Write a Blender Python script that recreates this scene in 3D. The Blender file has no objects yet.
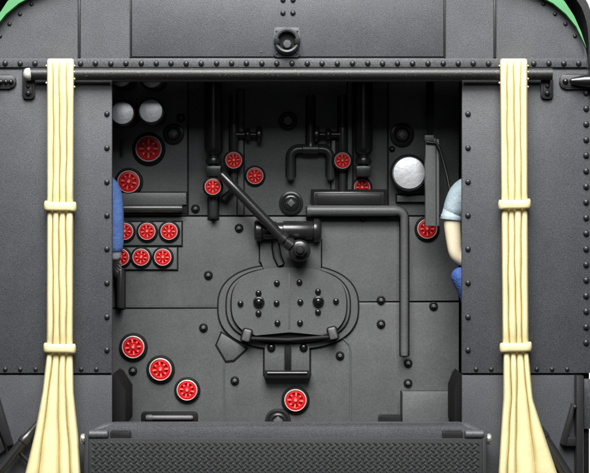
import bpy, bmesh, math, random
from mathutils import Vector, Matrix

random.seed(7)
S = 0.005            # metres per photo pixel in the plane of the cab's rear sheets (depth 0)
D = 8.0              # camera distance from that plane
CX, CY = 295.0, 236.5
scene = bpy.context.scene
col = scene.collection

# ------------------------------------------------------------------ camera, world, lamps, exposure
cam_d = bpy.data.cameras.new("camera")
cam = bpy.data.objects.new("camera", cam_d)
col.objects.link(cam)
cam.location = (0, -D, 0)
cam.rotation_euler = (math.radians(90), 0, 0)
cam_d.sensor_width = 36.0
cam_d.lens = 36.0 * D / (590 * S)
cam_d.clip_end = 200
scene.camera = cam

world = bpy.data.worlds.new("World")
scene.world = world
world.use_nodes = True
bg = world.node_tree.nodes["Background"]
bg.inputs[0].default_value = (0.95, 0.97, 1.0, 1)
bg.inputs[1].default_value = 0.012


def area(name, loc, target, sx, sy, power, color=(1, 1, 1)):
    l = bpy.data.lights.new(name, 'AREA')
    l.shape = 'RECTANGLE'
    l.size, l.size_y = sx, sy
    l.energy = power
    l.color = color
    o = bpy.data.objects.new(name, l)
    col.objects.link(o)
    o.location = loc
    o.rotation_euler = (Vector(target) - Vector(loc)).to_track_quat('-Z', 'Y').to_euler()
    return o


area("softbox_key", (-0.5, -6.0, 8.2), (0, 0.1, -0.4), 7.0, 6.0, 3300, (1.0, 0.99, 0.975))
area("softbox_front", (0.3, -6.6, 4.0), (0, 0.1, -0.2), 5.2, 2.2, 230, (0.97, 0.985, 1.0))
area("softbox_low", (0, -9.4, 0.0), (0, 0.1, 0.0), 3.2, 1.6, 7, (0.97, 0.985, 1.0))
area("backdrop_lamp", (0, 2.3, -3.2), (0, 4.5, 0.2), 6.0, 1.0, 700)

scene.view_settings.view_transform = 'Standard'
scene.view_settings.look = 'None'
scene.view_settings.exposure = 0.0
scene.view_settings.gamma = 1.0


# ------------------------------------------------------------------ coordinates and mesh helpers
def k(d):
    return (D + d) / D


def P(px, py, d):
    """A point seen at photo pixel (px, py) at its own depth d behind the rear sheets."""
    return Vector(((px - CX) * S * k(d), d, (CY - py) * S * k(d)))


class MB:
    def __init__(self):
        self.bm = bmesh.new()

    def face(self, vs, m=0):
        try:
            f = self.bm.faces.new(vs)
            f.material_index = m
            return f
        except ValueError:
            return None

    def prism(self, pts, d0, d1, bev=0.0, m=0, seg=2):
        """Plate with outline pts (photo px), front at depth d0, back at d1, bevelled front edge (px)."""
        bm = self.bm
        front = [bm.verts.new(P(x, y, d0)) for x, y in pts]
        back = [bm.verts.new(Vector((v.co.x, d1, v.co.z))) for v in front]
        n = len(pts)
        f = self.face(front, m)
        self.face(list(reversed(back)), m)
        for i in range(n):
            self.face([front[i], back[i], back[(i + 1) % n], front[(i + 1) % n]], m)
        if bev > 0 and f:
            es = list(f.edges)
            r = bmesh.ops.bevel(bm, geom=es, offset=bev * S, segments=seg, affect='EDGES', profile=0.5, clamp_overlap=True)
            for g in r['faces']:
                g.material_index = m
        return self

    def joint(self, pts, d, g=1.3, t=0.006, m=1):
        """Dark sealing joint squeezed out round the foot of a plate standing on depth d."""
        n = len(pts)
        area2 = sum(pts[i][0] * pts[(i + 1) % n][1] - pts[(i + 1) % n][0] * pts[i][1] for i in range(n))
        sg = 1 if area2 > 0 else -1
        out = []
        for i in range(n):
            a, b, c = Vector(pts[i - 1]), Vector(pts[i]), Vector(pts[(i + 1) % n])
            e1, e2 = (b - a), (c - b)
            if e1.length < 1e-6 or e2.length < 1e-6:
                out.append(tuple(b)); continue
            e1.normalize(); e2.normalize()
            n1, n2 = Vector((e1.y, -e1.x)) * sg, Vector((e2.y, -e2.x)) * sg
            mt = (n1 + n2)
            if mt.length < 1e-4: mt = n1
            mt.normalize()
            out.append(tuple(b + mt * g / max(.5, mt.dot(n1))))
        return self.prism(out, d - t, d - .0003, .5, m, 1)

    def box(self, x0, y0, x1, y1, d0, d1, bev=0.0, m=0, seg=2):
        return self.prism([(x0, y0), (x0, y1), (x1, y1), (x1, y0)], d0, d1, bev, m, seg)

    def lathe(self, px, py, d, prof, seg=20, m=0):
        """Turned shape about the viewing axis; prof = [(radius px, height m towards the camera)]."""
        c = P(px, py, d)
        s = S * k(d)
        rings = []
        for r, h in prof:
            if r <= 1e-6:
                rings.append([self.bm.verts.new(c + Vector((0, -h, 0)))])
            else:
                rings.append([self.bm.verts.new(c + Vector((math.cos(2 * math.pi * i / seg) * r * s, -h,
                                                            math.sin(2 * math.pi * i / seg) * r * s))) for i in range(seg)])
        for a, b in zip(rings, rings[1:]):
            for i in range(seg):
                j = (i + 1) % seg
                if len(a) == 1 and len(b) == 1:
                    continue
                if len(b) == 1:
                    self.face([a[i], a[j], b[0]], m)
                elif len(a) == 1:
                    self.face([a[0], b[j], b[i]], m)
                else:
                    self.face([a[i], a[j], b[j], b[i]], m)
        return self

    def dome(self, px, py, d, r, h=None, m=0, seg=12):
        s = S * k(d)
        h = h or r * s * 0.8
        prof = [(r, -0.002), (r, h * 0.12)] + [(r * math.cos(t), h * (0.12 + 0.88 * math.sin(t))) for t in (0.35, 0.75, 1.15)] + [(0, h)]
        return self.lathe(px, py, d, prof, seg, m)

    def tube(self, path, r, seg=14, m=0, world=False, squash=None):
        """Swept round bar through path [(px,py,d)]; r in px, one value or one per point."""
        pts = path if world else [P(*p) for p in path]
        ks = [1.0 if world else k(p[2]) for p in path]
        n = len(pts)
        rs = [r] * n if not isinstance(r, (list, tuple)) else r
        t0 = (pts[1] - pts[0]).normalized()
        up = Vector((0, -1, 0)) if abs(t0.y) < 0.9 else Vector((0, 0, 1))
        u = (up - t0 * up.dot(t0)).normalized()
        rings = []
        for i in range(n):
            if i == 0:
                t = t0
            elif i == n - 1:
                t = (pts[-1] - pts[-2]).normalized()
            else:
                a = (pts[i] - pts[i - 1])
                b = (pts[i + 1] - pts[i])
                t = (a.normalized() + b.normalized()).normalized()
            u = (u - t * u.dot(t)).normalized()
            w = t.cross(u)
            rr = rs[i] * S * ks[i]
            q = squash or 1.0
            rings.append([self.bm.verts.new(pts[i] + u * math.cos(2 * math.pi * j / seg) * rr * q + w * math.sin(2 * math.pi * j / seg) * rr)
                          for j in range(seg)])
        for a, b in zip(rings, rings[1:]):
            for j in range(seg):
                self.face([a[j], a[(j + 1) % seg], b[(j + 1) % seg], b[j]], m)
        self.face(list(reversed(rings[0])), m)
        self.face(rings[-1], m)
        return self

    def foot(self, path, r, d, m=1, seg=10, t=.012):
        """Flat dark bed of sealant under a pipe that runs along a plate at depth d."""
        P2 = [(x, y, d - .0005) for x, y, _ in path]
        return self.tube(P2, r, seg, m, squash=t / (2 * S * r) if not isinstance(r, list) else .2)

    def turned(self, p0, p1, prof, seg=20, m=0):
        """Turned bar from p0 to p1 (px,py,d); prof = [(fraction along, radius px)]."""
        a, b = P(*p0), P(*p1)
        kk = k(p0[2])
        e = 1e-4
        pts, rs, last = [], [], None
        for f, r in prof:
            if last is not None and f <= last:
                f = last + e
            last = f
            pts.append(a.lerp(b, f))
            rs.append(r * kk)
        return self.tube(pts, rs, seg, m, world=True)

    def build(self, name, mat, parent=None, origin=None, angle=38):
        bm = self.bm
        bmesh.ops.recalc_face_normals(bm, faces=bm.faces)
        for f in bm.faces:
            f.smooth = True
        ca = math.radians(angle)
        for e in bm.edges:
            if len(e.link_faces) != 2 or e.calc_face_angle(0) > ca:
                e.smooth = False
        if origin is None:
            xs = [v.co for v in bm.verts]
            lo = Vector((min(c.x for c in xs), min(c.y for c in xs), min(c.z for c in xs)))
            hi = Vector((max(c.x for c in xs), max(c.y for c in xs), max(c.z for c in xs)))
            origin = Vector(((lo.x + hi.x) / 2, (lo.y + hi.y) / 2, lo.z))
        bmesh.ops.translate(bm, verts=bm.verts, vec=-origin)
        me = bpy.data.meshes.new(name)
        bm.to_mesh(me)
        bm.free()
        for mm in (mat if isinstance(mat, (list, tuple)) else [mat]):
            me.materials.append(mm)
        o = bpy.data.objects.new(name, me)
        col.objects.link(o)
        place(o, origin, parent)
        return o


WORLD = {}


def place(o, origin, parent=None):
    WORLD[o.name] = Vector(origin)
    if parent:
        o.parent = parent
        o.location = Vector(origin) - WORLD[parent.name]
    else:
        o.location = origin


def tag(o, label=None, cat=None, group=None, kind=None):
    if label: o['label'] = label
    if cat:
        o['category'] = cat
        o['kind'] = 'thing'
    if group: o['group'] = group
    if kind: o['kind'] = kind
    return o


def empty(name, loc):
    o = bpy.data.objects.new(name, None)
    o.empty_display_size = 0.1
    col.objects.link(o)
    place(o, loc)
    return o


def arc(cx, cy, r, a0, a1, d, n=7):
    """Points on a circle in px, angles in degrees, 0 = right, 90 = up."""
    return [(cx + r * math.cos(math.radians(a0 + (a1 - a0) * i / (n - 1))), cy - r * math.sin(math.radians(a0 + (a1 - a0) * i / (n - 1))), d)
            for i in range(n)]


def rr(x0, y0, x1, y1, r, n=6):
    """Rounded rectangle outline in px."""
    out = []
    for cx, cy, a in ((x1 - r, y0 + r, 0), (x0 + r, y0 + r, 90), (x0 + r, y1 - r, 180), (x1 - r, y1 - r, 270)):
        for i in range(n + 1):
            t = math.radians(a + 90 * i / n)
            out.append((cx + r * math.cos(t), cy - r * math.sin(t)))
    return out


# ------------------------------------------------------------------ materials
def paint(name, base, rough=0.45, spec=0.4, mottle=0.22, scale=150.0, bump=0.25, metal=0.0, big=0.10, wear=None, dist=0.002):
    m = bpy.data.materials.new(name)
    m.use_nodes = True
    nt = m.node_tree
    N, L = nt.nodes, nt.links
    b = N["Principled BSDF"]
    tc = N.new("ShaderNodeTexCoord")
    n1 = N.new("ShaderNodeTexNoise")
    n1.inputs["Scale"].default_value = scale
    n1.inputs["Detail"].default_value = 3.0
    n1.inputs["Roughness"].default_value = 0.7
    n2 = N.new("ShaderNodeTexNoise")
    n2.inputs["Scale"].default_value = 7.0
    n2.inputs["Detail"].default_value = 4.0
    for n in (n1, n2):
        L.new(tc.outputs["Object"], n.inputs["Vector"])
    r1 = N.new("ShaderNodeMapRange")
    r1.inputs["From Min"].default_value, r1.inputs["From Max"].default_value = 0.3, 0.7
    r1.inputs["To Min"].default_value, r1.inputs["To Max"].default_value = 1 - mottle, 1 + mottle
    r2 = N.new("ShaderNodeMapRange")
    r2.inputs["From Min"].default_value, r2.inputs["From Max"].default_value = 0.3, 0.7
    r2.inputs["To Min"].default_value, r2.inputs["To Max"].default_value = 1 - big, 1 + big
    L.new(n1.outputs["Fac"], r1.inputs["Value"])
    L.new(n2.outputs["Fac"], r2.inputs["Value"])
    mu = N.new("ShaderNodeMath"); mu.operation = 'MULTIPLY'
    L.new(r1.outputs["Result"], mu.inputs[0]); L.new(r2.outputs["Result"], mu.inputs[1])
    vm = N.new("ShaderNodeVectorMath"); vm.operation = 'SCALE'
    vm.inputs[0].default_value = base
    L.new(mu.outputs[0], vm.inputs["Scale"])
    out = vm.outputs["Vector"]
    if wear:                              # sparse chips where the coat has rubbed off
        n3 = N.new("ShaderNodeTexNoise")
        n3.inputs["Scale"].default_value = wear[1]
        n3.inputs["Detail"].default_value = 2.0
        L.new(tc.outputs["Object"], n3.inputs["Vector"])
        r3 = N.new("ShaderNodeMapRange")
        r3.inputs["From Min"].default_value, r3.inputs["From Max"].default_value = wear[2], wear[2] + 0.06
        L.new(n3.outputs["Fac"], r3.inputs["Value"])
        mx = N.new("ShaderNodeMix"); mx.data_type = 'RGBA'
        L.new(r3.outputs["Result"], mx.inputs["Factor"])
        L.new(out, mx.inputs["A"])
        mx.inputs["B"].default_value = (*wear[0], 1)
        out = mx.outputs["Result"]
    L.new(out, b.inputs["Base Color"])
    b.inputs["Roughness"].default_value = rough
    b.inputs["Metallic"].default_value = metal
    b.inputs["Specular IOR Level"].default_value = spec
    if bump:
        bp = N.new("ShaderNodeBump")
        bp.inputs["Strength"].default_value = bump
        bp.inputs["Distance"].default_value = dist
        L.new(n1.outputs["Fac"], bp.inputs["Height"])
        L.new(bp.outputs["Normal"], b.inputs["Normal"])
    return m


M = dict(
    sheet=paint("black_sheet_paint", (0.051, 0.053, 0.059), 0.44, 0.5, 0.6, 210, 0.55),
    upper=paint("black_upper_paint", (0.060, 0.062, 0.068), 0.44, 0.5, 0.6, 210, 0.55),
    trim=paint("black_trim_paint", (0.014, 0.014, 0.015), 0.42, 0.5, 0.25, 150, 0.3),
    rail=paint("black_rail_paint", (0.014, 0.0145, 0.014), 0.42, 0.5, 0.3, 170, 0.5, wear=((0.16, 0.16, 0.15), 190, 0.66)),
    back=paint("backhead_paint", (0.089, 0.092, 0.092), 0.42, 0.5, 0.2, 120, 0.22, wear=((0.05, 0.05, 0.05), 60, 0.74)),
    pipe=paint("semi_gloss_pipe_paint", (0.032, 0.033, 0.033), 0.30, 0.55, 0.12, 130, 0.12),
    fitting=paint("black_fitting_paint", (0.016, 0.0165, 0.0165), 0.26, 0.65, 0.15, 130, 0.15),
    bolt=paint("black_bolt_paint", (0.008, 0.008, 0.008), 0.25, 0.6, 0.1, 130, 0.0),
    wash=paint("black_wash", (0.006, 0.006, 0.006), 0.6, 0.2, 0.1, 130, 0.0),
    inner=paint("dark_interior_paint", (0.010, 0.010, 0.010), 0.8, 0.1, 0.1, 100, 0.1),
    red=paint("red_enamel", (0.52, 0.008, 0.012), 0.4, 0.25, 0.10, 250, 0.0),
    redworn=paint("rubbed_red_enamel", (0.80, 0.22, 0.17), 0.4, 0.2, 0.15, 250, 0.0),
    redback=paint("deep_red_recess", (0.44, 0.007, 0.010), 0.5, 0.2, 0.1, 250, 0.0),
    rim=paint("rubbed_rim_metal", (0.52, 0.43, 0.40), 0.35, 0.5, 0.25, 140, 0.0),
    white=paint("white_dial_paint", (0.88, 0.90, 0.92), 0.45, 0.5, 0.03, 9, 0.35, metal=0.6, dist=0.012),
    cream=paint("cream_canvas", (0.71, 0.625, 0.345), 0.5, 0.35, 0.05, 70, 0.35, big=0.09),
    green=paint("green_enamel", (0.085, 0.28, 0.115), 0.4, 0.4, 0.05, 120, 0.1),
    steel=paint("bright_pin_steel", (0.55, 0.55, 0.53), 0.25, 0.5, 0.2, 150, 0.2, metal=0.8),
    chip=paint("chipped_rail_end", (0.42, 0.42, 0.38), 0.4, 0.5, 0.35, 130, 0.3),
    tread=paint("tread_plate_paint", (0.028, 0.029, 0.030), 0.45, 0.5, 0.2, 150, 0.25),
    blue=paint("blue_jacket_cloth", (0.080, 0.155, 0.38), 0.6, 0.25, 0.08, 12, 0.45, dist=0.02),
    denim=paint("dark_blue_overall_cloth", (0.05, 0.10, 0.30), 0.6, 0.25, 0.12, 20, 0.8, dist=0.02),
    shirt=paint("pale_blue_shirt_cloth", (0.31, 0.385, 0.42), 0.5, 0.3, 0.05, 11, 0.5, dist=0.02),
    skin=paint("pale_skin", (0.74, 0.65, 0.47), 0.45, 0.35, 0.03, 60, 0.0),
    glove=paint("grey_glove_leather", (0.22, 0.23, 0.25), 0.45, 0.4, 0.2, 90, 0.2),
    hair=paint("brown_hair", (0.05, 0.03, 0.02), 0.5, 0.3, 0.3, 90, 0.3),
    backdrop=paint("white_backdrop_paper", (0.85, 0.85, 0.85), 0.8, 0.1, 0.0, 10, 0.0, big=0.0),
)

# ------------------------------------------------------------------ setting: the white studio sweep
mb = MB()
prof = [(4.5, 6.0), (4.5, -1.6), (4.4, -2.3), (4.0, -2.9), (3.3, -3.3), (2.4, -3.5), (1.6, -3.5)]
va = [mb.bm.verts.new((-9, y, z)) for y, z in prof]
vb = [mb.bm.verts.new((9, y, z)) for y, z in prof]
for i in range(len(prof) - 1):
    mb.face([va[i], va[i + 1], vb[i + 1], vb[i]])
tag(mb.build("backdrop", M['backdrop']), kind='structure')

# ------------------------------------------------------------------ the cab
XC = 286.0
cab = tag(empty("locomotive_cab", (P(XC, 437, 0).x, 0.5, P(XC, 640, 0).z)),
          "black riveted rear end of a model locomotive cab with open doorway", "locomotive cab")


def half(pts):
    """Mirror a half outline [(half width, y)] listed from the side up to the crown."""
    R = [(XC + w, y) for w, y in pts]
    L = [(XC - w, y) for w, y in reversed(pts)]
    return R + L


wall_top = [(303, 68), (300, 50), (297, 42), (293, 33), (287, 23), (274, 9), (260.5, 0), (243, -8), (215, -18), (170, -27), (110, -33), (45, -36)]
green_out = [(300.5, 48), (294.5, 30), (291, 22), (287, 14), (277.5, 0), (263, -11), (238, -22), (190, -34), (110, -42), (45, -45)]
dark_out = [(311, 90), (309, 40), (307, 20), (304, 9), (300, 0), (290, -12), (268, -26), (235, -39), (185, -50), (110, -58), (45, -61)]

def smooth(pts, n=5):
    """Catmull-Rom curve through the outline points."""
    out = []
    q = [pts[0]] + list(pts) + [pts[-1]]
    for i in range(1, len(q) - 2):
        p0, p1, p2, p3 = q[i - 1], q[i], q[i + 1], q[i + 2]
        for j in range(n):
            t = j / n
            out.append(tuple(.5 * (2 * b + (c - a) * t + (2 * a - 5 * b + 4 * c - d) * t * t + (3 * b - a - 3 * c + d) * t ** 3) for a, b, c, d in zip(p0, p1, p2, p3)))
    out.append(tuple(pts[-1]))
    return out


# upper rear sheet with its raised centre panel, ribs and rivets
mb = MB()
mb.prism(half(smooth(wall_top)), 0.0, 0.03, 0.4)
mb.box(131.8, -30, 443.6, 56.6, -0.011, -0.0005, 0.8)
mb.box(-14, 58.2, 587, 67.2, -0.008, -0.0005, 0.7)
x = -10
while x < 590:
    mb.dome(x + random.uniform(-.3, .3), 63.4 + random.uniform(-.2, .2), -0.008, 2.9, m=1)
    x += 15.1
for hw, y in ((286, 36), (276.5, 24), (266, 14), (254.5, 4), (240, -4)):
    mb.dome(XC - hw, y, 0, 2.2, m=1)
    mb.dome(XC + hw + 3, y, 0, 2.2, m=1)
for y in (0, 13):
    mb.dome(283, y, -0.011, 2.7, m=1)
    mb.dome(293, y, -0.011, 2.7, m=1)
mb.dome(261, 52, -0.011, 1.0)
upper = mb.build("upper_rear_wall", [M['upper'], M['trim']], cab)
for x, w, y0 in ((79, 1.3, -12), (495, 1.3, -12), (130.6, .9, -24), (444.8, .9, -24)):
    mb = MB()
    mb.box(x - w, y0, x + w, 57.6, -0.012, -0.0005, 0.8)
    mb.build("rib", M['trim'], upper)

# lintel strip hidden behind the curtain rail
mb = MB()
mb.box(-16, 68.6, 589, 81.5, 0.004, 0.03, 0.5)
mb.build("lintel", M['trim'], cab)

# rear panels either side of the doorway
for side in (-1, 1):
    mb = MB()
    inx = 112 if side < 0 else 462
    outx = -16 if side < 0 else 590.8
    x0, x1 = min(inx, outx), max(inx, outx)
    mb.box(x0, 70, x1, 373.2, 0.0, 0.03, 0.9)
    lx = (36, 110) if side < 0 else (464, 540)
    mb.box(lx[0], 81.6, lx[1], 84.0, -0.006, -0.0005, 0.8)
    rx = inx - 5 if side < 0 else inx + 6
    for y in (114, 148, 182, 215.5, 249, 283, 317, 350):
        mb.dome(rx, y, 0, 2.9, m=1)
    n = -12 if side < 0 else 474
    while n < (108 if side < 0 else 580):
        mb.dome(n + 2, 369.3, 0, 2.4, m=1)
        n += 15.2
    if side > 0:
        for q in range(17):
            mb.dome(586.2, 93 + q * 15.6, 0, 3.2, m=1)
    else:
        for q in range(17):
            mb.dome(-11, 93 + q * 15.6, 0, 3.2, m=1)
    mb.build("rear_panel", [M['sheet'], M['trim']], cab)

    mb = MB()
    ox = -16 if side < 0 else 578
    a, b = min(inx, ox), max(inx, ox)
    mb.box(a, 375.2, b, 520, 0.003, 0.03, 0.9)
    mb.box(a + 1, 368, b - 1, 380, 0.032, 0.05)
    if side > 0:
        mb.box(584, 379, 592, 429, 0.01, 0.03, .6)
    mb.build("lower_panel", M['sheet'], cab)

# doorway sill and cab floor
mb = MB()
mb.prism([(113, 423.2), (104, 424.6), (96, 427.6), (89, 432), (85, 446), (488, 446), (484, 432), (477, 427.6), (469, 424.6), (461, 423.2)], -0.06, 0.0022, 3.0, seg=4)
mb.box(112.6, 423.6, 461.4, 446, 0.0024, 0.09, 0)
mb.build("sill", M['sheet'], cab)
mb = MB()
zf = (CY - 440) * S


def wbox(mb, x0, y0, z0, x1, y1, z1, m=0):
    vs = [mb.bm.verts.new((x, y, z)) for x in (x0, x1) for y in (y0, y1) for z in (z0, z1)]
    for q in ((0, 1, 3, 2), (4, 6, 7, 5), (0, 4, 5, 1), (2, 3, 7, 6), (0, 2, 6, 4), (1, 5, 7, 3)):
        mb.face([vs[i] for i in q], m)


xl, xr = (-14 - CX) * S, (588 - CX) * S
wbox(mb, xl + .02, 0.092, zf - 0.05, xr - .02, 0.95, zf)
mb.build("floor", M['inner'], cab)
for nm, x0, x1 in (("side_wall", xl - 0.008, xl + 0.015), ("side_wall", xr - 0.015, xr + 0.012)):
    mb = MB()
    wbox(mb, x0, 0.032, (CY - 515) * S, x1, 1.3, (CY - 62) * S)
    mb.build(nm, M['inner'], cab)
mb = MB()
wbox(mb, xl + .02, 0.96, (CY - 515) * S, xr - .02, 0.99, (CY + 20) * S)
mb.build("front_wall", M['inner'], cab)

# arched roof shell
mb = MB()
bm = mb.bm
dark_out = smooth(dark_out)
outl = half(dark_out)
inn = half([(w - 6, y + 5) for w, y in dark_out])
rings = []
for pts, d in ((outl, -0.05), (outl, 1.3), (inn, 1.3), (inn, -0.05)):
    rings.append([bm.verts.new(Vector(((x - CX) * S * k(-0.05), d, (CY - y) * S * k(-0.05)))) for x, y in pts])
for a, b in zip(rings, rings[1:] + rings[:1]):
    for i in range(len(a) - 1):
        mb.face([a[i], a[i + 1], b[i + 1], b[i]])
for i in (0, -1):
    mb.face([r[i] for r in rings])
mb.build("roof", M['trim'], cab)

# green painted edge of the roof, tapering down to nothing at the eaves
mb = MB()
gi = [(w + 0.6, y - 0.4) for w, y in wall_top[1:]]
gi = [p for p in gi if p[1] < 49]


def strip(mb, inner, outer, d0, d1, bev=0.0):
    n = max(len(inner), len(outer))

    def samp(poly, m=40):
        L = [0]
        for a, b in zip(poly, poly[1:]):
            L.append(L[-1] + math.dist(a, b))
        o = []
        for i in range(m):
            t = L[-1] * i / (m - 1)
            for j in range(len(poly) - 1):
                if L[j + 1] >= t - 1e-9:
                    f = (t - L[j]) / max(1e-9, L[j + 1] - L[j])
                    o.append((poly[j][0] + (poly[j + 1][0] - poly[j][0]) * f, poly[j][1] + (poly[j + 1][1] - poly[j][1]) * f))
                    break
        return o
    a, b = samp(inner), samp(outer)
    kf = k(d0)
    R = []
    for pts, d in ((a, d0), (b, d0), (b, d1), (a, d1)):
        R.append([mb.bm.verts.new(Vector(((x - CX) * S * kf, d, (CY - y) * S * kf))) for x, y in pts])
    for p, q in zip(R, R[1:] + R[:1]):
        for i in range(len(p) - 1):
            mb.face([p[i], p[i + 1], q[i + 1], q[i]])
    for i in (0, -1):
        mb.face([r[i] for r in R])


strip(mb, half(smooth(gi)), half(smooth(green_out)), -0.05, -0.01)
mb.build("roof_edge", M['green'], cab)

# round lamp socket on the centre line
sock = None
mb = MB()
mb.prism(rr(273.5, 27, 300.5, 57, 3), -0.020, -0.0115, 1.0)
for x, y in ((277, 31), (297, 31), (277, 53), (297, 53)):
    mb.dome(x, y, -0.02, 1.4)
sock = mb.build("lamp_socket", M['sheet'], cab)
mb = MB()
mb.lathe(287, 41.5, -0.02, [(13.5, 0), (13.3, .02), (12.6, .034), (11.2, .040), (9.6, .036), (8.8, .022), (8.6, -.003)], 32)
mb.build("ring", M['upper'], sock)
mb = MB()
mb.lathe(287, 41.5, -0.0205, [(8.5, 0), (8.5, .002), (0, .002)], 24)
mb.box(274.5, 38.5, 279.5, 44, -0.063, -0.02, .8)
mb.box(294.5, 38.5, 299.5, 44, -0.063, -0.02, .8)
mb.build("notch", M['wash'], sock)
mb = MB()
mb.lathe(287.2, 44.5, -0.0225, [(4.4, 0), (4.4, .02), (3.6, .026), (0, .027)], 20)
mb.build("pin", M['sheet'], sock)

# latch plates at the outer top corners
for side in (-1, 1):
    mb = MB()
    if side < 0:
        mb.prism(rr(-20, 74.5, 16, 88.5, 6.5), -0.016, -0.0005, 1.2)
    else:
        mb.prism(rr(559.5, 74, 600, 89, 6.5), -0.016, -0.0005, 1.2)
    lp = mb.build("latch_plate", M['trim'], cab)
    mb = MB()
    if side < 0:
        for x in (1, 6, 11):
            mb.dome(x, 82, -0.016, 2.6, 0.014)
        mb.turned((-14, 81, -0.04), (0, 82, -0.03), [(0, 6), (.4, 5), (1, 2.2)])
    else:
        mb.dome(565.5, 81.5, -0.016, 3.0, 0.014)
        mb.turned((571, 81, -0.035), (604, 81, -0.04), [(0, 3.0), (.12, 4), (.4, 6), (.7, 6.6), (1, 6.6)])
        mb.dome(571.5, 81.2, -0.016, 2.4, 0.012)
    mb.build("latch_handle", M['bolt'], lp)

# step blocks inside the doorway, pipe and frame below
mb = MB()
mb.prism([(112.5, 374), (116, 376), (125.5, 391), (125.5, 424.5), (112.5, 424.5)], 0.10, 0.45, 0.6)
mb.build("step_block", M['inner'], cab)
mb = MB()
mb.prism([(462, 374), (459, 378), (454.5, 390), (454.5, 424.5), (462, 424.5)], 0.10, 0.45, 0.6)
mb.build("step_block", M['inner'], cab)
for side in (-1, 1):
    mb = MB()
    if side < 0:
        mb.turned((38, 423, -0.03), (-14, 487, -0.10), [(0, 2.5), (.12, 3.5), (.2, 4.2), (.24, 5.6), (.30, 5.6), (.31, 4.8), (1, 4.8)])
        mb.turned((19, 452, -0.05), (34, 468, -0.03), [(0, 1.8), (1, 1.8)])
    else:
        mb.turned((536, 425, -0.03), (578, 492, -0.10), [(0, 4.5), (.1, 5.6), (.16, 6.2), (.20, 6.2), (.21, 5.4), (1, 5.4)])
    mb.build("drain_pipe", M['fitting'], cab)
    mb = MB()
    if side < 0:
        mb.prism([(-20, 388), (-2, 398), (12, 445), (6, 447), (-4, 420), (-20, 416)], -0.05, -0.001, .8)
        mb.prism([(-20, 430), (-3, 428), (5, 450), (-20, 470)], -0.03, -0.0005, .8)
    else:
        mb.box(576.5, 376, 583.5, 520, -0.06, 0.03, .8)
        mb.prism([(572.5, 404), (576, 404), (566, 446), (561, 444)], -0.045, -0.001, .6)
        mb.box(563, 437, 576, 446, -0.04, -0.002, .6)
        mb.dome(575, 407, -0.06, 2)
    mb.build("step_bracket", M['trim'], cab)

# ------------------------------------------------------------------ curtain rail
rail = tag(empty("curtain_rail", P(290, 80, -0.06)), "black round rail with worn specks running across above the doorway", "rail")
mb = MB()
mb.turned((29, 74, -0.055), (552, 74, -0.055), [(0, 6.0), (.2, 6.1), (.5, 6.0), (.8, 6.1), (1, 6.0)], 24)
mb.build("bar", M['rail'], rail)
mb = MB()
mb.turned((23.5, 74.3, -0.058), (33.5, 74.2, -0.058), [(0, 2.6), (.12, 4.8), (.3, 6.1), (.6, 6.4), (.9, 5.0), (1, 4.2)], 20)
tag(mb.build("end_cap", M['chip'], rail), "rail end with its black paint chipped to pale grey")
for x0, x1, y0 in ((22, 34.5, 68), (541, 553.5, 78)):
    mb = MB()
    mb.prism(rr(x0, y0, x1, 98.5, 3), -0.020, -0.001, 1.0)
    mb.prism(rr(x0 + 3, 83, x1 - 3, 95, 2), -0.026, -0.0205, .8)
    xm = (x0 + x1) / 2
    mb.dome(xm, 86, -0.026, 2.4)
    mb.dome(xm, 93, -0.026, 2.4)
    mb.build("bracket", M['trim'], rail)


# ------------------------------------------------------------------ gathered curtains
def interp(tab, y):
    if y <= tab[0][0]: return tab[0][1:]
    for a, b in zip(tab, tab[1:]):
        if y <= b[0]:
            t = (y - a[0]) / (b[0] - a[0])
            t2 = t
            return tuple(p + (q - p) * t2 for p, q in zip(a[1:], b[1:]))
    return tab[-1][1:]


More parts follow.
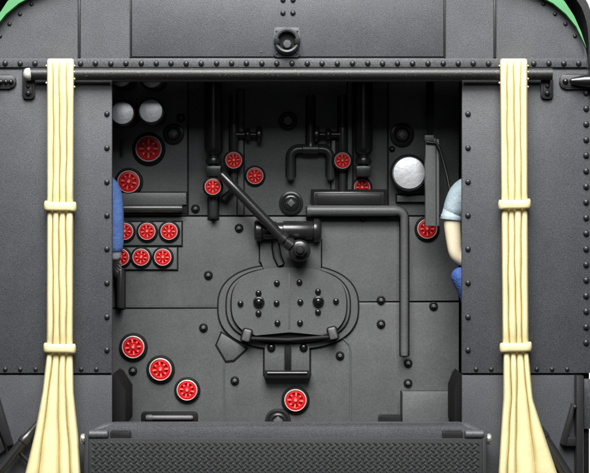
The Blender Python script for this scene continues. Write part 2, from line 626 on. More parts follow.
def curtain(tab, straps, label, seed):
    rnd = random.Random(seed)
    root = tag(empty("curtain", P((tab[0][1] + tab[0][5]) / 2, 520, -0.08)), label, "curtain", "gathered canvas curtains beside the doorway")
    mb = MB()
    ys = [58.6, 59.2, 60.5, 62.5] + [66 + i * 4 for i in range(117)]
    NS = 13
    rings = []
    ph = [rnd.uniform(0, 6) for _ in range(8)]
    for yi, y in enumerate(ys):
        g = list(interp(tab, y))
        pinch = sum(math.exp(-((y - s) / 9.0) ** 2) for s in straps)
        for i in range(1, 4):
            g[i] += 0.5 * math.sin(y * 0.035 + ph[i]) + 0.25 * math.sin(y * 0.13 + ph[i + 3])
        amp = 0.030 + 0.012 * min(1, max(0, (y - 360) / 110)) - 0.012 * pinch
        if y < 90: amp -= 0.010 * (90 - y) / 30
        base = -0.088 - 0.02 * min(1, max(0, (y - 360) / 110))
        inset = {0: 2.6, 1: 1.3, 2: .5, 3: 0.1}.get(yi, 0)
        ring = []
        for i in range(4):
            w = g[i + 1] - g[i]
            a_i = amp * (0.72 + 0.28 * min(1.6, w / 7.0)) * (1 + 0.18 * math.sin(y * 0.02 + ph[i]))
            for s in range(NS):
                if i > 0 and s == 0: continue
                t = s / (NS - 1)
                prof = max(0.0, 1 - abs(2 * t - 1) ** 3.4) ** 0.55
                x = g[i] + w * t
                if i == 0 and s == 0: x = g[0]
                d = base - a_i * prof
                ring.append((x, d))
        back = -0.004
        xs0, xs1 = g[0], g[4]
        ring = [(xs0 + 0.5, back)] + [(xs0 - .1, base * .55)] + ring + [(xs1 + .1, base * .55)] + [(xs1 - 0.5, back)]
        xm = (xs0 + xs1) / 2
        pts = []
        for x, d in ring:
            x2 = xm + (x - xm) * (1 - inset / 16)
            d2 = d * (1 - inset / 5) if inset else d
            pts.append(mb.bm.verts.new(P(x2, y, d2)))
        rings.append(pts)
    for a, b in zip(rings, rings[1:]):
        n = len(a)
        for j in range(n):
            mb.face([a[j], b[j], b[(j + 1) % n], a[(j + 1) % n]])
    mb.face(rings[0])
    mb.face(list(reversed(rings[-1])))
    # stray nibs left on the edges where the rail passes
    for x, y in ((tab[0][1] - .2, 66), (tab[0][5] + .2, 66), (tab[0][1] - .2, 83), (tab[0][5] + .2, 72), (tab[0][5] + .2, 79), (tab[0][5] + .1, 87)):
        mb.dome(x, y, -0.075, 1.3, 0.012, seg=8)
    mb.build("fabric", M['cream'], root, angle=70)
    for s in straps:
        g = interp(tab, s)
        x0, x1 = g[0] - 3.4, g[4] + 3.4
        sb = MB()
        # a band round the bundle: rounded section swept about a flat oval
        path = []
        n = 44
        cxm, hw = (x0 + x1) / 2, (x1 - x0) / 2
        for i in range(n):
            t = 2 * math.pi * i / n
            cx_, sx_ = math.cos(t), math.sin(t)
            e = 0.34
            xx = cxm + (hw - 2.2) * math.copysign(abs(cx_) ** e, cx_)
            dd = -0.072 - 0.055 * math.copysign(abs(sx_) ** e, sx_)
            path.append((xx, s + 0.9 * sx_ * 0 + 0.6 * cx_ * (1 if seed % 2 else -1), dd))
        rw = []
        SEG = 14
        for i, p in enumerate(path):
            c = P(*p)
            nxt, prv = P(*path[(i + 1) % n]), P(*path[i - 1])
            tg = (nxt - prv).normalized()
            up = Vector((0, 0, 1))
            nn = tg.cross(up).normalized()
            bulge = 1 + 0.22 * abs(math.cos(2 * math.pi * i / n)) ** 3
            rw.append([sb.bm.verts.new(c + nn * math.cos(2 * math.pi * j / SEG) * 2.1 * S + up * math.copysign(abs(math.sin(2 * math.pi * j / SEG)) ** .7, math.sin(2 * math.pi * j / SEG)) * 4.4 * bulge * S) for j in range(SEG)])
        for i in range(n):
            a, b = rw[i], rw[(i + 1) % n]
            for j in range(SEG):
                sb.face([a[j], a[(j + 1) % SEG], b[(j + 1) % SEG], b[j]])
        sb.build("strap", M['cream'], root, angle=70)
    return root


curtain([(58, 47.0, 53.2, 59.6, 66.6, 74.0), (200, 47.2, 53.0, 59.4, 66.2, 73.4), (345, 46.8, 52.8, 59.2, 66.0, 72.8), (360, 46.2, 52.4, 59.0, 66.0, 73.0),
         (393, 42.4, 49.0, 58.2, 66.0, 73.7), (433, 35, 43.5, 59.2, 68, 78), (473, 25.4, 38, 59.5, 70, 80.5), (530, 12, 30, 59.5, 73, 83)],
        (206.5, 348.5), "cream gathered canvas curtain left of the doorway, over the chipped rail end", 3)
curtain([(58, 500.0, 507.2, 514.2, 520.8, 527.5), (200, 501.4, 508.0, 514.6, 521.0, 527.6), (345, 502.6, 509.4, 516.0, 522.0, 528.6), (360, 503.4, 510.2, 516.6, 523.2, 529.2),
         (400, 503.2, 511.0, 517.2, 527.0, 533.0), (425, 501.5, 509.6, 516.8, 530.6, 541), (473, 498.6, 508, 516, 536.5, 557), (530, 495, 506, 515, 543, 578)],
        (204.5, 347.5), "cream gathered canvas curtain right of the doorway, beside the pale-sleeved figure", 4)

# ------------------------------------------------------------------ hinged fall plate with raised tread
fall = tag(empty("fall_plate", P(286, 520, -0.12)), "black diamond-tread fall plate hinged below the doorway sill", "fall plate")
mb = MB()
FD = -0.130
mb.box(84, 438.6, 487, 520, FD, FD + 0.035, 1.0)
mb.box(84.8, 438.2, 88.6, 520, FD - 0.010, FD - 0.0006, .8)
mb.box(482.4, 438.2, 486.2, 520, FD - 0.010, FD - 0.0006, .8)
mb.build("plate", M['tread'], fall)
mb = MB()
row = 0
y = 443.5
while y < 505:
    x = 93.5 + (3.2 if row % 2 else 0)
    q = 0
    while x < 480:
        sgn = 1 if row % 2 else -1
        a = math.radians(42) * sgn
        c = P(x, y, FD)
        L_, W_ = 2.8 * S, 1.1 * S
        ux, uz = math.cos(a), math.sin(a)
        vs = []
        for i in range(8):
            t = 2 * math.pi * i / 8
            p, r = math.cos(t) * L_, math.sin(t) * W_
            vs.append(Vector((ux * p - uz * r, 0, uz * p + ux * r)))
        lo = [mb.bm.verts.new(c + v + Vector((0, -0.0003, 0))) for v in vs]
        hi = [mb.bm.verts.new(c + v * .62 + Vector((0, -0.0042, 0))) for v in vs]
        for i in range(8):
            mb.face([lo[i], lo[(i + 1) % 8], hi[(i + 1) % 8], hi[i]])
        mb.face(hi)
        x += 6.4
    y += 3.6
    row += 1
mb.build("tread", M['tread'], fall)
for a, b in ((88.5, 108.5), (464.5, 484)):
    mb = MB()
    mb.turned((a, 434.5, -0.115), (b, 434.5, -0.115), [(0, 3.6), (.06, 4.6), (.94, 4.6), (1, 3.6)], 20)
    mb.build("hinge_barrel", M['sheet'], fall)
for a, b in ((110, 130), (443, 463)):
    mb = MB()
    mb.prism(rr(a, 431, b, 439, 2), -0.118, -0.068, 1.2)
    mb.build("hinge_knuckle", M['trim'], fall)
for x in (83, 489):
    mb = MB()
    mb.turned((x - 2.6, 439, -0.12), (x + 2.6, 439, -0.12), [(0, 3), (.15, 5.0), (.5, 5.6), (.85, 5.0), (1, 3)], 20)
    mb.build("hinge_pin", M['steel'], fall)

# ------------------------------------------------------------------ boiler backhead
DB = 0.55
bh = tag(empty("boiler_backhead", P(287, 440, DB)), "dark grey boiler backhead with fire door, pipes and red handwheels inside the cab", "boiler backhead")
mb = MB()
mb.box(30, 20, 459, 440, DB + 0.012, DB + 0.30, 0)
mb.build("core", M['wash'], bh)
G = 0.7
for pts in ([(30, 20), (30, 216 - G), (188 - G, 216 - G), (188 - G, 20)],
            [(188 + G, 20), (188 + G, 216 - G), (388 - G, 216 - G), (388 - G, 20)],
            [(388 + G, 20), (388 + G, 216 - G), (459, 216 - G), (459, 20)],
            [(30, 216 + G), (30, 308.5 - G), (289, 308.5 - G), (289, 301.8 - G), (459, 301.8 - G), (459, 216 + G)],
            [(30, 308.5 + G), (30, 440), (459, 440), (459, 301.8 + G), (289 + 1.4, 301.8 + G), (289 + 1.4, 308.5 + G)]):
    mb = MB()
    mb.prism(pts, DB, DB + 0.011, 0.9)
    mb.build("casing_plate", M['back'], bh)

# lapped edges that stand a little proud
mb = MB()
mb.tube([(224, 362, DB - .001), (224, 425, DB - .001)], 1.0, 8)
mb.build("seam_bead", M['back'], bh)
mb = MB()
mb.tube([(343, 338, DB - .001), (349.5, 345, DB - .001), (350.5, 352, DB - .001), (350.5, 425, DB - .001)], 1.0, 8)
mb.build("seam_bead", M['back'], bh)

bolts = [(239, 228), (208.4, 275), (203.5, 327.5), (234.8, 380.5), (340, 355.5), (381, 300), (433.5, 306), (381, 323.8), (408, 363), (408, 383),
         (133, 370.5), (176, 199.5), (195.5, 208.5), (117, 274), (363, 219), (181, 118), (392, 149)]
for x, y in bolts:
    r = 4.4 if (x, y) not in ((363, 219), (392, 149)) else 3.0
    mb = MB()
    mb.lathe(x, y, DB, [(r, -.001), (r, .006), (r * .92, .010), (r * .72, .012), (r * .60, .007)], 20, m=0)
    mb.lathe(x, y, DB - .006, [(r * .50, 0), (r * .48, .010), (r * .30, .016), (0, .017)], 14, m=1)
    mb.build("bolt", [M['wash'], M['back']], bh)


def plug(x, y, r, square=True, dark=False):
    mb = MB()
    mb.lathe(x, y, DB, [(r, -.001), (r, .012), (r * .95, .017), (r * .80, .019), (r * .74, .013), (r * .70, .013), (r * .62, .024), (r * .50, .027), (r * .44, .020), (0, .020)], 32)
    o = mb.build("wash_out_plug", M['fitting'], bh)
    if square:
        mb = MB()
        q = r * .36
        mb.prism([(x - q, y), (x, y + q), (x + q, y), (x, y - q)], DB - .040, DB - .0205, .6)
        mb.build("square_key", M['back'], o)


plug(291, 203, 12.0)
plug(173.5, 134, 10.5, True, True)
plug(288, 121, 9.5, False, True)
plug(402, 135, 12.0, True, True)
plug(278, 421, 13.0)

# --- gauges with white dials
def gauge(x, y, r, h=0.05):
    mb = MB()
    mb.lathe(x, y, DB - h, [(r * .9, -h - .001), (r * .9, -.05), (r * 1.12, -.045), (r * 1.14, -.02), (r * 1.10, 0), (r * 1.03, .004), (r * .99, -.003)], 32)
    g = mb.build("gauge", M['bolt'], bh)
    mb = MB()
    mb.lathe(x, y, DB - h + .012, [(r * 1.0, 0), (r * .93, .010), (r * .5, .016), (0, .017)], 36)
    mb.build("dial", M['white'], g)


for x, y, r, h in ((151, 111, 12.1, .33), (122.5, 113, 11.8, .33), (152, 76.5, 11.8, .30), (121, 75.5, 11.8, .30), (409, 173, 16.8, .10)):
    gauge(x, y, r, h)

# --- plates carrying the two rows of handwheels
for x0, y0, x1, y1 in ((96, 222, 181.5, 245.5), (96, 247.5, 177, 269.5)):
    mb = MB()
    mb.box(x0, y0, x1, y1, DB - .016, DB - .0005, 1.3)
    mb.joint([(x0, y0), (x0, y1), (x1, y1), (x1, y0)], DB, 1.3)
    mb.build("handwheel_plate", [M['back'], M['wash']], bh)

# --- handwheels: one built, the rest copied with their parts
def wheel_meshes():
    u = 1.0 / S                                  # lathe works in px; build at unit radius
    out = []
    saved = MB()
    def L(mb, prof, seg=28, m=0):
        rings = []
        for r, h in prof:
            if r < 1e-6: rings.append([mb.bm.verts.new((0, -h, 0))])
            else: rings.append([mb.bm.verts.new((math.cos(2 * math.pi * i / seg) * r, -h, math.sin(2 * math.pi * i / seg) * r)) for i in range(seg)])
        for a, b in zip(rings, rings[1:]):
            for i in range(seg):
                j = (i + 1) % seg
                if len(b) == 1: mb.face([a[i], a[j], b[0]], m)
                else: mb.face([a[i], a[j], b[j], b[i]], m)
    a = MB(); L(a, [(1.26, 0), (1.26, .16), (1.21, .24), (1.10, .27), (1.03, .22), (.9, .2), (0, .2)])
    b = MB(); L(b, [(1.01, .21), (1.01, .40), (.97, .47), (.935, .49), (.90, .46), (.895, .38), (.895, .2)])
    c = MB()
    L(c, [(.893, .205), (.893, .28), (0, .28)], 28, 2)                                   # recess behind the spokes
    L(c, [(.892, .285), (.892, .40), (.80, .44), (.70, .44), (.64, .39), (.63, .285)])   # red rim
    L(c, [(.27, .285), (.27, .42), (.22, .46), (0, .47)], 16)
    L(c, [(.13, .465), (.12, .52), (.07, .54), (0, .545)], 12, 1)

    def bar(t, r0, r1, w0, w1, h0, h1, m):
        q = [(r * math.cos(t) - w * math.sin(t), r * math.sin(t) + w * math.cos(t)) for r, w in ((r0, -w0), (r0, w0), (r1, w1), (r1, -w1))]
        cx, cz = sum(p[0] for p in q) / 4, sum(p[1] for p in q) / 4
        lo = [c.bm.verts.new((x, -h0, z)) for x, z in q]
        hi = [c.bm.verts.new((cx + (x - cx) * .72, -h1, cz + (z - cz) * .82)) for x, z in q]
        c.face(hi, m)
        for n in range(4): c.face([lo[n], lo[(n + 1) % 4], hi[(n + 1) % 4], hi[n]], m)
    for i in range(8):
        t = math.pi / 4 * i
        bar(t, .20, .70, .14, .15, .285, .43, 0)
        if i % 2 == 0: bar(t, .36, .70, .045, .07, .425, .475, 1)
        else: bar(t, .46, .62, .06, .075, .425, .475, 1)
    return a, b, c


wa, wb, wc = wheel_meshes()
hw = wa.build("handwheel", M['wash'], bh, origin=Vector((0, 0, 0)))
hr = wb.build("rim", M['rim'], hw, origin=Vector((0, 0, 0)))
hf = wc.build("spoked_face", [M['red'], M['redworn'], M['redback']], hw, origin=Vector((0, 0, 0)))
wheels = [(149, 149, 13.2, 0), (129, 182, 11.3, 0), (125, 231.5, 8.6, .016), (147.2, 231.5, 8.6, .016), (169.3, 231.5, 8.6, .016),
          (121, 257.3, 8.6, .016), (141.3, 257.3, 8.6, .016), (163, 257.3, 8.6, .016), (213, 187, 8.2, .088), (233.8, 160.5, 8.4, .072),
          (255, 176, 8.4, 0.0), (342.4, 160.8, 8.2, .072), (362, 187.5, 8.2, .02), (427, 229, 10, 0), (133.5, 347, 11.3, 0), (160.7, 369.3, 11.3, 0),
          (187.3, 390, 10.4, 0), (295.5, 400, 11.2, 0)]
for i, (x, y, r, dd) in enumerate(wheels):
    if i == 0:
        a, kids = hw, [hr, hf]
    else:
        a = hw.copy(); col.objects.link(a); a.parent = bh
        kids = []
        for ch in (hr, hf):
            c = ch.copy(); col.objects.link(c); c.parent = a; c.location = ch.location
            kids.append(c)
    d = DB - dd
    a.location = P(x, y, d) - WORLD[bh.name]
    s = r * S * k(d)
    a.scale = (s, s, s)
    a.rotation_euler = (0, random.choice((0, 0, .1, -.12, .2)), 0)

# --- ledge and bar on the left
mb = MB()
mb.box(100, 192.5, 186.5, 205, DB - .022, DB - .0005, 1.8)
mb.joint([(100, 192.5), (100, 213), (186.5, 213), (186.5, 192.5)], DB, 1.0)
mb.build("ledge", [M['back'], M['wash']], bh)
mb = MB()
mb.turned((100, 208.5, DB - .055), (183, 208.5, DB - .055), [(0, 4.2), (.95, 4.2), (.99, 3.6), (1, 2.5)], 18)
mb.build("bar", M['pipe'], bh)

# --- tall cylinders with collars (water gauge columns)
for x in (213.5, 363.5):
    mb = MB()
    mb.turned((x, 60, DB - .075), (x, 155, DB - .075), [(0, 9.4), (.93, 9.4), (.97, 8.6), (1, 6)], 24)
    mb.turned((x, 154.5, DB - .075), (x, 167, DB - .075), [(0, 5), (.3, 5), (.34, 7.6), (.55, 8.2), (.76, 7.6), (.8, 5), (1, 5)], 24)
    mb.box(x - 7.2, 166, x + 7.2, 176.5, DB - .11, DB - .03, 1.0)
    if x < 300:
        mb.turned((x, 176, DB - .06), (x, 192, DB - .06), [(0, 4.5), (1, 4.5)], 18)
    mb.build("gauge_column", M['fitting'], bh)
mb = MB()
mb.turned((213.3, 192, DB - .045), (213.3, 219, DB - .045), [(0, 4.6), (.85, 4.6), (.95, 3.8), (1, 2.4)], 18)
mb.turned((213.3, 192, DB - .045), (213.3, 197.5, DB - .045), [(0, 6), (1, 6)], 18)
mb.foot([(213.3, 190, 0), (213.3, 220, 0)], 6.2, DB)
mb.build("drain_pipe", [M['pipe'], M['wash']], bh)

# --- valves: upright pipe, side spindle with knob
for x, sgn, x_end in ((234, 1, 262), (342.5, -1, 313.5)):
    mb = MB()
    mb.turned((x, 95, DB - .04), (x, 188 if sgn > 0 else 200, DB - .04), [(0, 3.2), (.30, 3.2), (.31, 4.4), (.36, 4.8), (.49, 4.8), (.53, 4.0), (1, 3.0)], 18)
    if sgn > 0:
        mb.tube([(234, 186, DB - .04)] + [(232.5, 190, DB - .04), (229, 193.5, DB - .04), (223.5, 199, DB - .035)], [3, 3, 3, 3.6], 14)
    mb.foot([(x, 96, 0), (x, 188 if sgn > 0 else 200, 0)], 5.6, DB)
    v = mb.build("valve", [M['pipe'], M['wash']], bh)
    mb = MB()
    a, b = (x, 134.7, DB - .045), (x_end, 134.7, DB - .045)
    mb.turned(a, b, [(0, 3.2), (.38, 3.2), (.40, 5.4), (.46, 6.2), (.53, 6.2), (.58, 5.2), (.60, 2.6), (.78, 2.6), (.80, 7.2), (.86, 8.8), (.94, 8.8), (1, 7.0)], 20)
    mb.build("spindle", M['fitting'], v)
for a, b, c, d in ((237.6, 90, 243.5, 215), (331.5, 140, 335.5, 200), (347.6, 60, 352.5, 200)):
    mb = MB()
    mb.box(a, b, c, d, DB - .016, DB - .0005, .9)
    mb.joint([(a, b), (a, d), (c, d), (c, b)], DB, 1.1)
    mb.build("batten", [M['back'], M['wash']], bh)

# --- forked pipe
mb = MB()
pd = DB - .045
mb.turned((310.5, 95, pd), (310.5, 149, pd), [(0, 3.8), (.86, 3.8), (.88, 4.6), (1, 4.6)], 16)
fork = [(290.8, 178, pd + .03), (290.8, 177, pd)] + [(290.8, 165, pd)] + arc(299, 157.5, 8.2, 180, 90, pd, 6) + [(322, 149.3, pd)] + arc(322.5, 157.5, 8.2, 90, 0, pd, 6) + [(330.7, 177, pd), (330.7, 178, pd + .03)]
mb.tube(fork, 4.2, 16)
mb.foot([(x, y, 0) for x, y, _ in fork[1:-1]], 5.6, DB)
mb.foot([(310.5, 96, 0), (310.5, 149, 0)], 5.4, DB)
mb.turned((302, 149.3, pd), (319, 149.3, pd), [(0, 4.6), (.05, 5.3), (.95, 5.3), (1, 4.6)], 16)
mb.build("forked_pipe", [M['pipe'], M['wash']], bh)

# --- right hand fittings
mb = MB()
mb.box(397, 195.2, 430, 202, DB - .03, DB - .0005, 1.4)
mb.joint([(397, 195.2), (397, 202), (430, 202), (430, 195.2)], DB, 1.4)
mb.build("ledge", [M['back'], M['wash']], bh)
# shelf
mb = MB()
mb.prism([(313, 191), (312, 206), (386, 206), (385, 191)], DB - .060, DB - .0005, 2.2, seg=3)
mb.box(317, 193.4, 381, 205, DB - .066, DB - .0605, 1.4)
mb.joint([(313, 191), (312, 206), (386, 206), (385, 191)], DB, 1.8, .05)
mb.build("shelf", [M['fitting'], M['wash']], bh)
mb = MB()
e = DB - .062
mb.turned((306.5, 210.8, e), (311, 210.8, e), [(0, 3.5), (.2, 5.6), (1, 6.2)], 20)
path = [(309, 210.8, e), (394, 210.8, e)] + arc(397, 218.2, 7.2, 85, 5, e, 7) + [(404.3, 226, e), (404.4, 350, e), (404.4, 355.5, e)]
mb.tube(path, [5.6, 5.4] + [4.8, 4.6, 4.4, 4.3, 4.2, 4.1, 4.0] + [3.9, 3.9, 3.5], 18)
mb.foot(path, 5.4, DB)
mb.box(306, 206.5, 388, 218.5, DB - .03, DB - .0005, .5, m=1)
mb.build("bent_pipe", [M['back'], M['wash']], bh)

# --- regulator: trunnion, bracket plate, lever with nut
mb = MB()
mb.prism([(260, 240), (260, 262), (263, 264), (263, 270.5), (321, 270.5), (321, 240)], DB - .025, DB - .0005, 1.0)
for pts in ([(275.2, 236, DB - .034), (275.8, 248, DB - .034), (277.5, 257, DB - .034), (281, 265, DB - .034)],):
    mb.tube(pts, [2.4, 3.2, 3.4, 3.0], 12)
    mb.tube([(a, b, DB - .024) for a, b, _ in pts] + [(282, 267, DB - .024)], [3.6, 4.6, 4.8, 4.4, 2.0], 12, m=1, squash=.4)
mb.joint([(260, 240), (260, 262), (263, 264), (263, 270.5), (321, 270.5), (321, 240)], DB, 1.2)
reg = mb.build("regulator", [M['back'], M['wash']], bh)
mb = MB()
c0, c1 = (254.5, 230.5, DB - .055), (321.5, 230.5, DB - .055)
mb.turned(c0, c1, [(0, 9), (.03, 11), (.10, 11), (.13, 9.3), (.32, 9.3), (.33, 8.2), (.42, 8.2), (.43, 9.6), (.86, 9.6), (.87, 9.2), (.89, 12), (.95, 12), (.99, 10), (1, 8)], 24)
mb.build("trunnion", M['fitting'], reg)
mb = MB()
ld = DB - .15
mb.turned((220.5, 173.5, ld), (283, 238.5, ld), [(0, 3.6), (.02, 4.6), (.3, 5.0), (.72, 5.2), (.92, 5.0), (1, 4.6)], 18)
mb.turned((281, 236.5, ld), (292, 246, ld), [(0, 4.2), (.1, 6.2), (.35, 6.2), (.45, 4.8), (.55, 4.8), (.6, 6.6), (1, 6.6)], 18)
mb.lathe(299.5, 250.5, DB - .026, [(9.5, 0), (9.5, .05), (11, .055), (11, .125), (10, .14), (8.5, .146), (0, .146)], 28)
lever = mb.build("lever", M['fitting'], reg)
mb = MB()
c = (300.2, 249.8)
hexp = [(c[0] + 7.2 * math.cos(math.radians(60 * i + 12)), c[1] + 7.2 * math.sin(math.radians(60 * i + 12))) for i in range(6)]
mb.prism(hexp, DB - .205, DB - .1725, .9)
mb.lathe(c[0], c[1], DB - .205, [(4.4, -.002), (4.2, .010), (3.0, .018), (0, .020)], 16)
mb.build("nut", M['fitting'], reg)


# --- fire door
def stadium(cx, cy, hw, hh, n=2.6, sag=0.0, N=72, flat=None):
    out = []
    for i in range(N):
        t = -2 * math.pi * i / N
        c, s = math.cos(t), math.sin(t)
        x = cx + hw * math.copysign(abs(c) ** (2 / n), c)
        y = cy + hh * math.copysign(abs(s) ** (2 / n), s)
        if flat is not None: y = min(y, flat)
        out.append((x, y))
    return out


def pill(x0, y0, x1, y1, r, flat=None, n=12):
    """Outline with big round ends."""
    pts = rr(x0, y0, x1, y1, r, n)
    return pts


door = None
mb = MB()
mb.prism(stadium(288.2, 307, 69.6, 41.8, 2.5), DB - .016, DB - .0005, 2.0)
mb.joint(stadium(288.2, 307, 69.6, 41.8, 2.5), DB, 1.6)
mb.build("door_frame", [M['back'], M['wash']], bh)
mb = MB()
mb.prism(stadium(288.2, 305.8, 62.9, 38.6, 2.6), DB - .019, DB - .0162, 0.0, m=1)
mb.prism(stadium(288.2, 305.6, 61.4, 37.2, 2.6), DB - .030, DB - .0192, 1.6)
mb.prism(stadium(288.8, 304.8, 58.6, 36.2, 2.6), DB - .0335, DB - .0302, 0.0, m=1)
mb.build("door_seat", [M['back'], M['wash']], bh)
mb = MB()
body = [p for p in stadium(289, 304.0, 57.3, 36.5, 2.6, N=96)]
shape = []
for x, y in body:
    lim = 335.6 - 3.4 * max(0, 1 - abs(x - 290) / 36)
    shape.append((x, min(y, lim)))
clean = [shape[0]]
for p in shape[1:]:
    if math.dist(p, clean[-1]) > .15: clean.append(p)
mb.prism(clean, DB - .056, DB - .0337, 2.0, seg=3)
mb.box(288.4, 273, 290.2, 329, DB - .0585, DB - .0555, .6)
door = mb.build("fire_door", M['back'], bh)
holes = MB()
for x, y in ((276.9, 283), (299.4, 282.2), (258.5, 293), (318, 291.4), (240.5, 303.5), (276.6, 303), (300.3, 302), (336, 301.2), (258.5, 313.3), (318, 312), (277.5, 322.8), (300, 322.8)):
    b = MB()
    b.lathe(x, y, DB - .056, [(3.1, -.001), (3.1, .006), (2.4, .012), (1.2, .015), (0, .0155)], 14)
    b.build("rivet", M['bolt'], door)
holes.bm.free()
for x, y in ((258.8, 302), (318.3, 301.4)):
    b = MB()
    b.lathe(x, y, DB - .056, [(5.8, -.001), (5.8, .008), (5.2, .015), (4.0, .017), (3.4, .011), (3.2, .011), (3.0, .020), (1.8, .026), (0, .027)], 20)
    b.build("bolt", M['bolt'], door)
# bottom guide rail and clips
mb = MB()
mb.tube([(248, 338.6, DB - .05), (288, 340.2, DB - .05), (331, 337, DB - .05)], 2.4, 12)
mb.build("guide_rail", M['wash'], bh)
for x, y, a in ((246.6, 335.6, 14), (332.8, 333.6, -14)):
    mb = MB()
    ca, sa = math.cos(math.radians(a)), math.sin(math.radians(a))
    pts = [(x + p * ca - q * sa, y + p * sa + q * ca) for p, q in rr(-4.0, -6, 4.0, 6, 1.8, 4)]
    mb.prism(pts, DB - .085, DB - .034, 1.8)
    mb.joint(pts, DB - .054, 1.5)
    mb.build("clip", [M['back'], M['wash']], bh)
# latch bracket below
mb = MB()
mb.box(264.5, 343.5, 309.5, 372, DB - .022, DB - .0005, 1.2)
mb.joint([(264.5, 343.5), (264.5, 374), (309.5, 374), (309.5, 343.5)], DB, 1.6)
br = mb.build("latch_bracket", [M['back'], M['wash']], bh)
mb = MB()
mb.prism(rr(284.4, 345.5, 291.2, 371, 3), DB - .034, DB - .0225, 1)
mb.box(264, 371, 310.5, 378.5, DB - .07, DB - .0005, 1.0)
mb.build("tray", M['wash'], br)
mb = MB()
mb.tube([(267.5, 373.2, DB - .068), (307, 373.2, DB - .068)], 1.7, 10)
mb.build("pin", M['fitting'], br)
for x in (271.3, 303.6):
    mb = MB()
    mb.lathe(x, 347.6, DB - .022, [(4.2, -.001), (4.2, .006), (3.2, .011), (2.6, .006), (2.3, .012), (0, .018)], 16)
    mb.build("bolt", M['bolt'], br)
# tab to the left below the ring
mb = MB()
mb.prism([(221.5, 333), (216.6, 345), (226, 361), (233.5, 360.2), (246, 349), (232, 340)], DB - .010, DB - .0005, 1.3)
mb.joint([(221.5, 333), (216.6, 345), (226, 361), (233.5, 360.2), (246, 349), (232, 340)], DB, 1.4)
mb.build("tab_plate", [M['back'], M['wash']], bh)
# recessed handle bottom left, boxes bottom right
mb = MB()
mb.prism(rr(141, 411.5, 198, 425, 4), DB - .004, DB - .0005, .8)
sl = mb.build("slot", M['wash'], bh)
mb = MB()
mb.turned((146, 417.8, DB - .025), (193, 417.8, DB - .025), [(0, 2.6), (.04, 3.2), (.13, 3.2), (.14, 2.6), (.95, 2.6), (1, 1.8)], 14)
mb.build("handle", M['back'], sl)
mb = MB()
mb.box(402.5, 392.5, 451, 440, DB - .09, DB - .0005, 1.6)
mb.joint([(402.5, 392.5), (402.5, 440), (452, 440), (452, 392.5)], DB, 2.0)
mb.build("lubricator_box", [M['back'], M['wash']], bh)
mb = MB()
mb.prism(rr(378.5, 415, 401, 428, 2), DB - .05, DB - .0005, 1.0)
mb.build("small_block", M['fitting'], bh)
mb = MB()
mb.turned((120.5, 268, DB - .05), (120.5, 308, DB - .05), [(0, 3), (.05, 4), (.95, 4), (1, 3)], 14)
mb.dome(117, 274, DB - .05, 5)
mb.foot([(120.5, 267, 0), (120.5, 309, 0)], 5.6, DB)
mb.build("standpipe", [M['pipe'], M['wash']], bh)
mb = MB()
mb.turned((122, 139, DB - .03), (122, 155, DB - .03), [(0, 1.5), (1, 1.5)], 10)
mb.build("gauge_pipe", M['fitting'], bh)

# ------------------------------------------------------------------ tall brake column on the right
bc = tag(empty("brake_column", P(430, 430, 0.34)), "tall dark square brake column with thin rod beside the pale-sleeved figure", "brake column")
mb = MB()
mb.box(425.4, 138, 436.0, 226, 0.32, 0.37, .9)
mb.box(436.4, 139, 439.2, 226, 0.335, 0.365, .5)
mb.box(424.6, 135, 434, 141, 0.31, 0.36, .8)
mb.build("column", M['back'], bc)
mb = MB()
mb.turned((430, 60, 0.34), (430, 137, 0.34), [(0, 4), (.75, 4), (.78, 2.6), (1, 2.6)], 16)
mb.build("spindle", M['inner'], bc)
mb = MB()
mb.tube([(426, 142, 0.31), (436, 143, 0.31), (440, 150, 0.31), (447, 176, 0.29), (451, 196, 0.27)], 1.6, 10)
mb.build("rod", M['bolt'], bc)

# ------------------------------------------------------------------ the two crew figures, mostly behind the rear panels
def skin_mesh(name, verts, edges, mat, parent, origin, subdiv=2, root=0):
    """verts: [(x, y, z, radius)] joints in metres; grows one continuous surface round them."""
    me = bpy.data.meshes.new(name + "_base")
    me.from_pydata([Vector(v[:3]) - origin for v in verts], edges, [])
    o = bpy.data.objects.new(name + "_base", me)
    col.objects.link(o)
    sk = o.modifiers.new("skin", 'SKIN')
    sk.use_smooth_shade = True
    for i, v in enumerate(verts):
        r = v[3] if isinstance(v[3], tuple) else (v[3], v[3])
        me.skin_vertices[0].data[i].radius = r
        me.skin_vertices[0].data[i].use_root = (i == root)
    ss = o.modifiers.new("sub", 'SUBSURF')
    ss.levels = ss.render_levels = subdiv
    dg = bpy.context.evaluated_depsgraph_get()
    ev = o.evaluated_get(dg)
    nm = bpy.data.meshes.new_from_object(ev)
    nm.name = name
    for p in nm.polygons: p.use_smooth = True
    nm.materials.clear()
    nm.materials.append(mat)
    bpy.data.objects.remove(o)
    r = bpy.data.objects.new(name, nm)
    col.objects.link(r)
    place(r, origin, parent)
    return r


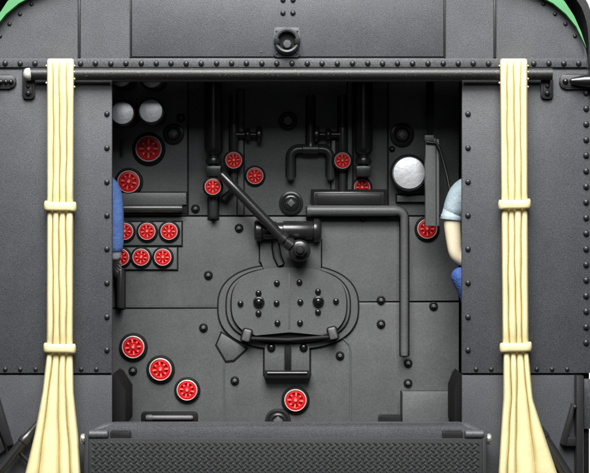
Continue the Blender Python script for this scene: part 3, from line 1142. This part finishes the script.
def hand(verts, edges, wrist, dirv, side, curl):
    """Palm and five fingers growing from the wrist vertex index."""
    w = Vector(verts[wrist][:3])
    dv = Vector(dirv).normalized()
    fwd = Vector((0, 1, 0))
    sp = (fwd - dv * fwd.dot(dv)).normalized()      # across the palm
    nrm = dv.cross(sp) * side
    palm = len(verts)
    c = w + dv * .045
    verts.append((*c, (.022, .032))); edges.append((wrist, palm))
    for i, ln in enumerate((.062, .070, .066, .050)):
        a = c + dv * .035 + sp * (.027 - .018 * i)
        ids = []
        p = a
        dd = dv.copy()
        verts.append((*p, .0095)); ids.append(len(verts) - 1); edges.append((palm, ids[0]))
        for q in range(3):
            dd = (dd + nrm * curl * .5).normalized()
            p = p + dd * ln / 3
            verts.append((*p, .0088 - .001 * q)); ids.append(len(verts) - 1)
            edges.append((ids[-2], ids[-1]))
    p = w + dv * .03 + sp * .03
    verts.append((*p, .0115)); t0 = len(verts) - 1; edges.append((palm, t0))
    for q in range(2):
        p = p + (dv * .7 + sp * .5 + nrm * .3 * curl).normalized() * .028
        verts.append((*p, .0105 - .0015 * q)); edges.append((len(verts) - 2 if q else t0, len(verts) - 1))


def person(label, x0, dep, sh_z, near, elbow, wrist, hand_dir, mats, sleeve_long, far_side, pocket=None):
    """Standing figure facing the boiler. near = shoulder point of the visible arm; far_side = +1 when the body lies to the right of it."""
    fz = zf
    sx = far_side
    root_o = Vector((x0, dep, fz))
    H = {}
    V, E = [], []

    def add(n, x, y, z, r, to=None):
        V.append((x, y, z, r)); H[n] = len(V) - 1
        if to: E.append((H[to], H[n]))
    pz = fz + 0.80
    add('pelvis', x0, dep, pz, (.135, .10))
    add('waist', x0, dep - .005, pz + .16, (.125, .085), 'pelvis')
    add('chest', x0, dep + .0, sh_z - .12, (.155, .10), 'waist')
    add('collar', x0, dep, sh_z + .01, (.085, .07), 'chest')
    add('neck', x0, dep + .01, sh_z + .075, .052, 'collar')
    add('jaw', x0, dep + .035, sh_z + .125, (.062, .07), 'neck')
    add('skull', x0, dep + .02, sh_z + .20, (.078, .09), 'jaw')
    add('crown', x0, dep + .01, sh_z + .265, (.05, .06), 'skull')
    add('nose', x0, dep + .122, sh_z + .165, .013, 'skull')
    add('ear_a', x0 - .085, dep + .015, sh_z + .175, (.010, .02), 'skull')
    add('ear_b', x0 + .085, dep + .015, sh_z + .175, (.010, .02), 'skull')
    add('sh_n', *near, .064, 'collar')
    add('el_n', *elbow, .050, 'sh_n')
    add('wr_n', *wrist, .038, 'el_n')
    fx = x0 + sx * (abs(near[0] - x0))
    add('sh_f', fx, dep, sh_z - .01, .060, 'collar')
    add('el_f', fx + sx * .05, dep + .08, sh_z - .28, .043, 'sh_f')
    add('wr_f', fx + sx * .02, dep + .25, sh_z - .40, .029, 'el_f')
    for s, n in ((-1, 'a'), (1, 'b')):
        add('hip' + n, x0 + s * .085, dep, pz - .07, .085, 'pelvis')
        add('kn' + n, x0 + s * .095, dep + .02, fz + .44, .060, 'hip' + n)
        add('an' + n, x0 + s * .10, dep - .01, fz + .075, .042, 'kn' + n)
        add('to' + n, x0 + s * .11, dep + .14, fz + .038, (.045, .034), 'an' + n)
    hv, he = V, E
    hand(hv, he, H['wr_n'], hand_dir, -sx, .6)
    hand(hv, he, H['wr_f'], (0, .6, -.6), sx, .8)
    body = skin_mesh("person", V, E, mats['skin'], None, root_o)
    tag(body, label, "person")

    def sub(names, grow, extra=None):
        idx = {n: i for i, n in enumerate(names)}
        vv = []
        for n in names:
            a = V[H[n]]
            r = a[3] if isinstance(a[3], tuple) else (a[3], a[3])
            vv.append((a[0], a[1], a[2], (r[0] + grow, r[1] + grow)))
        ee = [(idx[n1], idx[n2]) for n1 in names for n2 in names if (H[n1], H[n2]) in E]
        return vv, ee
    nm = ['pelvis', 'waist', 'chest', 'collar', 'sh_n', 'el_n', 'sh_f', 'el_f'] + (['wr_n', 'wr_f'] if sleeve_long else [])
    vv, ee = sub(nm, .012)
    skin_mesh("jacket" if sleeve_long else "shirt", vv, ee, mats['top'], body, root_o)
    nm = ['pelvis', 'waist', 'hipa', 'hipb', 'kna', 'knb', 'ana', 'anb']
    vv, ee = sub(nm, .018)
    if pocket:
        vv.append((*pocket, (.052, .045))); ee.append((2 if sx > 0 else 3, len(vv) - 1))
    skin_mesh("overalls", vv, ee, mats['legs'], body, root_o)
    for n in 'ab':
        vv, ee = sub(['an' + n, 'to' + n], .010)
        skin_mesh("shoe", vv, ee, M['bolt'], body, root_o)
    hv2 = [(x0, dep - .02, sh_z + .20, (.086, .088)), (x0, dep - .02, sh_z + .27, (.07, .075))]
    skin_mesh("hair", hv2, [(0, 1)], M['hair'], body, root_o)
    # cuff at the end of the sleeve
    mb = MB()
    if not sleeve_long:
        e, w = Vector(elbow), Vector(wrist)
        s0 = Vector(near)
        dr = (e - s0).normalized().lerp(Vector((0, 0, -1)), .7).normalized()
        p = e - dr * .022
        mb.tube([p - dr * .035, p, p + dr * .004, p + dr * .016, p + dr * .026, p + dr * .03], [9.4, 10.6, 11.3, 11.5, 11.3, 10.0], 20, world=True)
        mb.build("cuff", mats['top'], body)
        # overall bib strap at the side of the chest
    # eyes and mouth
    mb = MB()
    for s in (-1, 1):
        c = Vector((x0 + s * .030, dep + .098, sh_z + .19))
        mb.tube([c, c + Vector((0, .008, 0)), c + Vector((0, .013, 0))], [2.2, 2.0, .8], 10, world=True)
    c = Vector((x0, dep + .098, sh_z + .118))
    mb.tube([c + Vector((-.022, 0, 0)), c + Vector((0, .006, -.003)), c + Vector((.022, 0, 0))], [.6, 1.1, .6], 8, world=True)
    mb.build("face", M['hair'], body)
    return body


def W(px, py, d):
    p = P(px, py, d)
    return (p.x, p.y, p.z)


# left figure: blue sleeve hanging beside the doorway edge
pl_d = 0.24
n = W(110.0, 187, pl_d); e_ = W(113.0, 224, pl_d); w_ = W(114.5, 256, pl_d)
person("standing figure in blue jacket, only one sleeve and grey glove showing past the left panel", P(70, 0, pl_d).x, pl_d, P(0, 178, pl_d).z,
       n, e_, w_, (-0.1, 0.9, -.5), dict(skin=M['glove'], top=M['blue'], legs=M['denim']), True, -1)
# right figure: pale rolled sleeve, bare forearm, hand at the hip
pr_d = 0.24
n = W(461, 191, pr_d); e_ = W(451.5, 219, pr_d); w_ = W(455.5, 257, pr_d)
person("standing figure in pale shirt and blue overalls, bare forearm showing past the right panel", P(500, 0, pr_d).x, pr_d, P(0, 182, pr_d).z,
       n, e_, w_, (0.75, 0.15, -.5), dict(skin=M['skin'], top=M['shirt'], legs=M['denim']), False, 1, W(452, 270, pr_d + .02))
